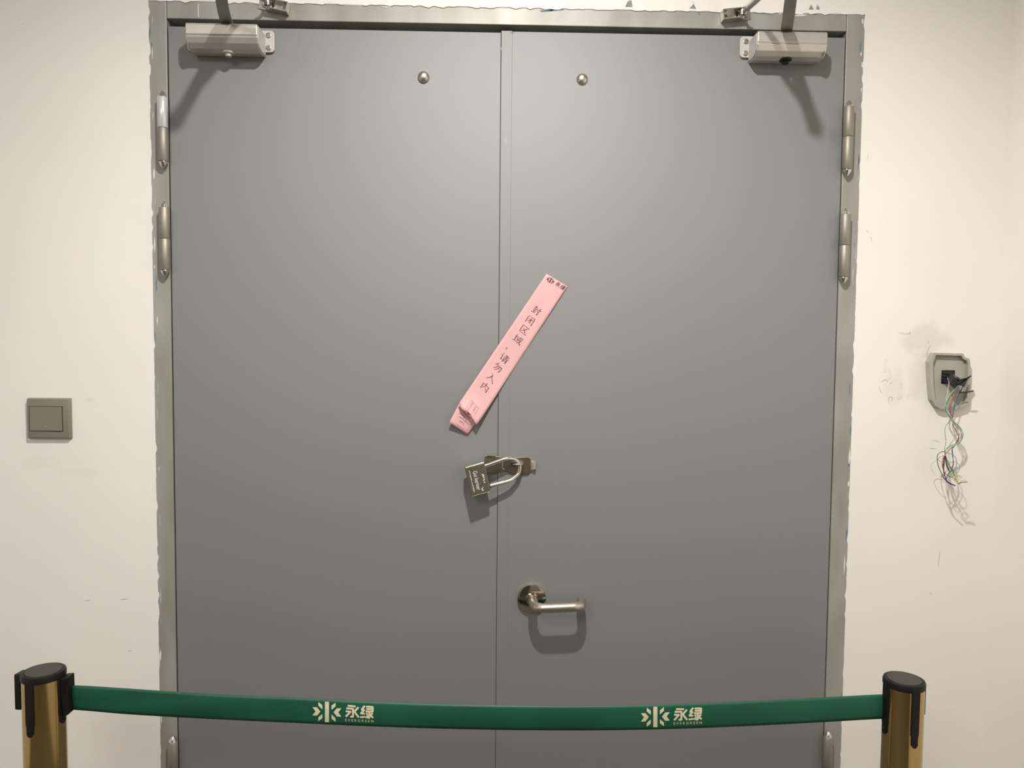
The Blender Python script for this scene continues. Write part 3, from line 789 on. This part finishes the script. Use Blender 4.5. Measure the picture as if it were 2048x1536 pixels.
wire([(1916, 780, .03), (1910, 788, .032), (1902, 800, .031), (1899, 813, .03), (1901, 826, .029), (1906, 840, .027), (1911, 854, .027), (1918, 868, .028), (1912, 886, .027), (1900, 899, .026), (1892, 907, .026), (1889, 925, .027), (1887, 940, .028)], RED)
wire([(1914, 783, .03), (1908, 790, .032), (1900, 805, .031), (1898, 817, .029), (1903, 830, .028), (1908, 845, .027), (1917, 862, .028), (1914, 884, .027), (1898, 900, .026), (1890, 909, .026), (1884, 922, .027), (1886, 938, .028), (1894, 950, .029), (1905, 954, .03), (1912, 960, .032)], ORG)
wire([(1918, 772, .03), (1918, 782, .032), (1910, 806, .030), (1903, 822, .029), (1902, 834, .028), (1906, 845, .027), (1920, 860, .028), (1922, 876, .028), (1911, 890, .026), (1904, 899, .026), (1905, 912, .028), (1907, 925, .03), (1904, 938, .03), (1894, 952, .03), (1893, 958, .03)], BLU)
wire([(1918, 786, .03), (1911, 806, .030), (1907, 822, .029), (1905, 838, .027), (1906, 850, .026), (1914, 866, .027), (1918, 878, .027), (1910, 890, .026), (1905, 897, .026), (1906, 915, .028), (1905, 934, .029), (1896, 950, .03), (1893, 955, .03)], BRN)
wire([(1903, 834, .028), (1899, 842, .027), (1891, 854, .026), (1890, 868, .026), (1892, 882, .026), (1890, 893, .026), (1889, 903, .026)], GRY, .0007)
wire([(1890, 904, .026), (1882, 904, .025), (1875, 911, .024), (1875, 925, .024), (1879, 938, .026), (1886, 952, .029), (1892, 962, .032), (1901, 968, .034), (1911, 972, .036)], BLK, .0008)
wire([(1892, 906, .026), (1902, 908, .03), (1911, 915, .032), (1913, 928, .032), (1909, 942, .030), (1900, 952, .029), (1890, 958, .028), (1882, 950, .027)], GRY, .0007)
wire([(1889, 911, .026), (1880, 914, .024), (1877, 920, .022), (1884, 924, .022), (1889, 918, .024)], GRY, .0006)
wire([(1877, 918, .022), (1866, 925, .018), (1863, 936, .016), (1870, 949, .016), (1880, 953, .020), (1884, 946, .024)], WHT, .0006)
wire([(1900, 925, .03), (1912, 924, .034), (1919, 932, .036), (1918, 942, .036), (1911, 948, .034)], GRY, .0006)
wire([(1892, 908, .027), (1891, 922, .028), (1894, 936, .030), (1902, 946, .032), (1910, 954, .034), (1916, 966, .036), (1924, 962, .038), (1933, 961, .04)], YEL, .0008)
wire([(1896, 920, .028), (1902, 936, .03), (1912, 948, .033), (1920, 956, .036), (1913, 964, .036), (1908, 958, .035), (1918, 951, .036), (1924, 956, .037)], YEL, .0007)
wire([(1893, 915, .027), (1897, 930, .030), (1905, 938, .033), (1908, 946, .034), (1904, 954, .034), (1898, 952, .033), (1897, 945, .032), (1904, 942, .033)], GRN, .0007)
wire([(1889, 912, .028), (1887, 922, .029), (1887, 936, .030), (1889, 950, .031), (1894, 962, .033), (1903, 968, .035), (1911, 971.5, .037)], PUR, .0013)
wire([(1891, 912, .028), (1893, 926, .030), (1896, 936, .031), (1900, 944, .032)], (.05, .06, .10), .0015)
wire([(1886, 927, .028), (1886, 937, .028)], (.28, .08, .05), .0014)
wire([(1885, 953, .03), (1890, 946, .03), (1898, 938, .031), (1908, 929, .032)], RED, .0006)
wire([(1916, 968, .037), (1924, 965, .038), (1935, 964, .04)], BRN, .0008)

# ------------------------------------------------------------------ barrier posts and belt
DB = .27
def post(cx, cy_cap, tilt_px, label, bars, blocks, tab):
    top = P(cx, cy_cap, DB)
    r = .0322
    root = empty('barrier_post', (top.x, -DB, 0), label, 'barrier post', 'barrier posts with green belt')
    zc = top.z
    C0 = Vector((top.x, -DB, 0))
    link('tube', lathe(bmesh.new(), C0+Vector((0, 0, .02)), (0, 0, 1), [(r, 0), (r, zc-.02-.010)], 64), MBRASS, root, True)
    link('base', lathe(bmesh.new(), C0, (0, 0, 1), [(.155, 0), (.16, .004), (.158, .010), (.12, .02), (.06, .03), (.036, .036), (.034, .05), (.0323, .05)], 56), MBRASS, root, True)
    cp = link('cap', lathe(bmesh.new(), C0+Vector((0, 0, zc-.0115)), (0, 0, 1), [(r+.0004, 0), (r+.0012, .001), (r+.0012, .0075), (r+.0002, .0105), (r-.0035, .0115), (r-.0042, .0108), (0, .0108)], 56), MBLACK, root, True)
    link('cap_disc', lathe(bmesh.new(), C0+Vector((0, 0, zc-.001)), (0, 0, 1), [(r-.0048, 0), (r-.0052, .0014), (0, .0016)], 48), MCAP, cp, True)
    for az, zl, wd in bars:
        a = math.radians(az)
        dr = Vector((math.sin(a), -math.cos(a), 0)); sd = Vector((math.cos(a), math.sin(a), 0))
        bm = bmesh.new()
        pts = [(-wd, -.008), (-wd, -zl*.80), (-wd*.8, -zl*.80-.001), (-wd*.8, -zl+.005), (-wd*.4, -zl+.001), (0, -zl), (wd*.4, -zl+.001), (wd*.8, -zl+.005), (wd*.8, -zl*.80-.001), (wd, -zl*.80), (wd, -.008)]
        f = [C0+dr*(r*math.cos(x/r)+.0026)+sd*x+Vector((0, 0, zc+z)) for x, z in pts]
        hexa(bm, f, [v-dr*.008 for v in f], .0004)
        link('slot_bar', bm, MBLACK, root)
        bm = bmesh.new()
        p = C0+dr*(r+.0026)+Vector((0, 0, zc-zl*.90))
        link('rivet', lathe(bm, p, dr, [(.0024, 0), (.002, .001), (0, .0013)], 12), MBLACK, root, True)
    for az, z0, z1, ln, wd in blocks:
        a = math.radians(az)
        dr = Vector((math.sin(a), -math.cos(a), 0)); sd = Vector((math.cos(a), math.sin(a), 0))
        p0 = C0+dr*(r+.002); p1 = C0+dr*(r+ln)
        f = [p0+sd*wd, p1+sd*wd, p1-sd*wd, p0-sd*wd]
        hexa(bm := bmesh.new(), [v+Vector((0, 0, zc-z0)) for v in f], [v+Vector((0, 0, zc-z1)) for v in f], .0015)
        link('receiver', bm, MBLACK, root)
    return root, C0, zc, r
pL, cL, zL, rL = post(87, 1340, 0, 'brass barrier post in the bottom left corner holding the belt clip', ((-8, .098, .0072), (82, .088, .0075), (172, .09, .0075), (262, .09, .0075)), ((262, .006, .066, .0135, .010),), None)
pR, cR, zR, rR = post(1808.5, 1357, 0, 'brass barrier post in the bottom right corner from which the belt runs', ((-85, .095, .0075), (5, .105, .0070), (95, .09, .0075), (185, .09, .0075)), (), None)
bm = bmesh.new()
a = math.radians(95); dr = Vector((math.sin(a), -math.cos(a), 0)); sd = Vector((math.cos(a), math.sin(a), 0))
f = [cR+dr*(rR+.0012)+sd*.007, cR+dr*(rR+.004)+sd*.007, cR+dr*(rR+.004)-sd*.007, cR+dr*(rR+.0012)-sd*.007]
hexa(bm, [v+Vector((0, 0, zR-.012)) for v in f], [v+Vector((0, 0, zR-.062)) for v in f], .0006)
link('thin_tab', bm, MBLACK, pR)
# the belt, its clip at the left post and its printed marks
TOPL = [(140, 1369.5), (240, 1376), (360, 1384.5), (480, 1391), (580, 1395), (700, 1401), (800, 1405), (900, 1408.5), (1000, 1410.5), (1120, 1412), (1240, 1411.5), (1350, 1408.5), (1460, 1404.5), (1580, 1398.5), (1680, 1393), (1779, 1387.5)]
BOTL = [(140, 1418), (240, 1428), (360, 1435), (480, 1441), (580, 1445.5), (700, 1451), (800, 1455), (900, 1458), (1000, 1460), (1120, 1461), (1240, 1460.5), (1350, 1458), (1460, 1454), (1580, 1448), (1680, 1442.5), (1779, 1436.5)]
def edge(L, px):
    for (x0, y0), (x1, y1) in zip(L, L[1:]):
        if px <= x1 or (x1, y1) == L[-1]:
            return y0+(y1-y0)*(px-x0)/(x1-x0)
def smooth_edge(L, px):
    return (edge(L, max(140, px-45))+2*edge(L, px)+edge(L, min(1779, px+45)))/4
def belt(px, v):
    y = smooth_edge(TOPL, px)*(1-v)+smooth_edge(BOTL, px)*v
    t = (px-140)/1639
    d = DB-.003+.005*math.sin(t*math.pi)+.0022*math.sin(px/61.0+2*v)*math.sin(v*math.pi)*math.exp(-((px-330)/180)**2)+.0010*math.sin(px/140+v*2)
    # edges curl back a little
    d -= .0022*(2*v-1)**2
    return P(px, y, d)
bm = bmesh.new(); NX, NY = 130, 8
g = [[bm.verts.new(belt(140+1639*i/NX, j/NY)) for j in range(NY+1)] for i in range(NX+1)]
for i in range(NX):
    for j in range(NY): bm.faces.new((g[i][j], g[i+1][j], g[i+1][j+1], g[i][j+1]))
bt = link('barrier_belt', bm, MBELT, None, True)
tag(bt, 'long green barrier belt with cream printing strung between the brass posts', 'belt')
md = bt.modifiers.new('thick', 'SOLIDIFY'); md.thickness = .0007
cz0, cz1 = P(131, 1352, DB).z, P(131, 1430, DB).z
xa, xb = P(127, 1390, DB).x, P(143.5, 1390, DB).x
link('belt_clip', hexa(bmesh.new(), [(xa, -DB-.011, cz0), (xb-.001, -DB-.009, cz0+.001), (xb, -DB-.009, cz1+.006), (xa+.004, -DB-.011, cz1)], [(xa, -DB+.012, cz0), (xb-.001, -DB+.012, cz0+.001), (xb, -DB+.012, cz1+.006), (xa+.004, -DB+.012, cz1)], .0016), MBLACK, bt)
def belt_print(px0, py0, slope, n):
    s = 1/9.31
    def place(x, y):                 # zoomed glyph units about the emblem centre, along the belt's slope
        px = px0+x*s; py = py0+y*s+x*s*slope
        t, b = smooth_edge(TOPL, px), smooth_edge(BOTL, px)
        return belt(px, (py-t)/(b-t))+Vector((0, -.0006, 0))
    bm = bmesh.new(); emblem(bm, place)
    link('printed_emblem', bm, MPRINT, bt)
    for ch, x0 in ((YONG, 350), (LU, 618)):
        bm = bmesh.new()
        for st in ch: ribbon(bm, st, 15.5, 15.5, lambda x, y: place(x0+x*2.42, -152+y*2.25+6), 2)
        link('printed_character', bm, MPRINT, bt)
    bm = font_bm('E V E R G R E E N', lambda x, y: place(342+x*525, 158-y*66))
    link('printed_word', bm, MPRINT, bt)
belt_print(654, 1423.5, .045, 0)
belt_print(1310.5, 1433.5, -.035, 1)

# ------------------------------------------------------------------ ceiling downlight and added fill panel
lp = empty('ceiling_lamp', (LAMP.x, LAMP.y, ZC), 'small round downlight in the ceiling in front of the door', 'ceiling lamp')
link('trim_ring', lathe(bmesh.new(), (LAMP.x, LAMP.y, ZC), (0, 0, -1), [(.085, 0), (.085, .004), (.07, .008), (.064, .008), (.064, .002)], 40), MCEIL, lp, True)
link('diffuser', lathe(bmesh.new(), (LAMP.x, LAMP.y, ZC-.002), (0, 0, -1), [(.062, 0), (.062, .003), (0, .004)], 40), MLAMP, lp, True)
lp = empty('ceiling_lamp', (PANX, PANY, ZC), 'added square fill light panel, out of view on the ceiling', 'ceiling lamp')  # made-up fixture around the fill light
bm = bmesh.new()
for x0, x1, y0, y1 in ((-.60, .60, -.60, -.57), (-.60, .60, .57, .60), (-.60, -.57, -.57, .57), (.57, .60, -.57, .57)): box(bm, PANX+x0, PANX+x1, PANY+y0, PANY+y1, ZC-.03, ZC)
link('frame', bm, MALU, lp)
link('diffuser', box(bmesh.new(), PANX-.57, PANX+.57, PANY-.57, PANY+.57, ZC-.022, ZC-.010), MLAMP, lp)
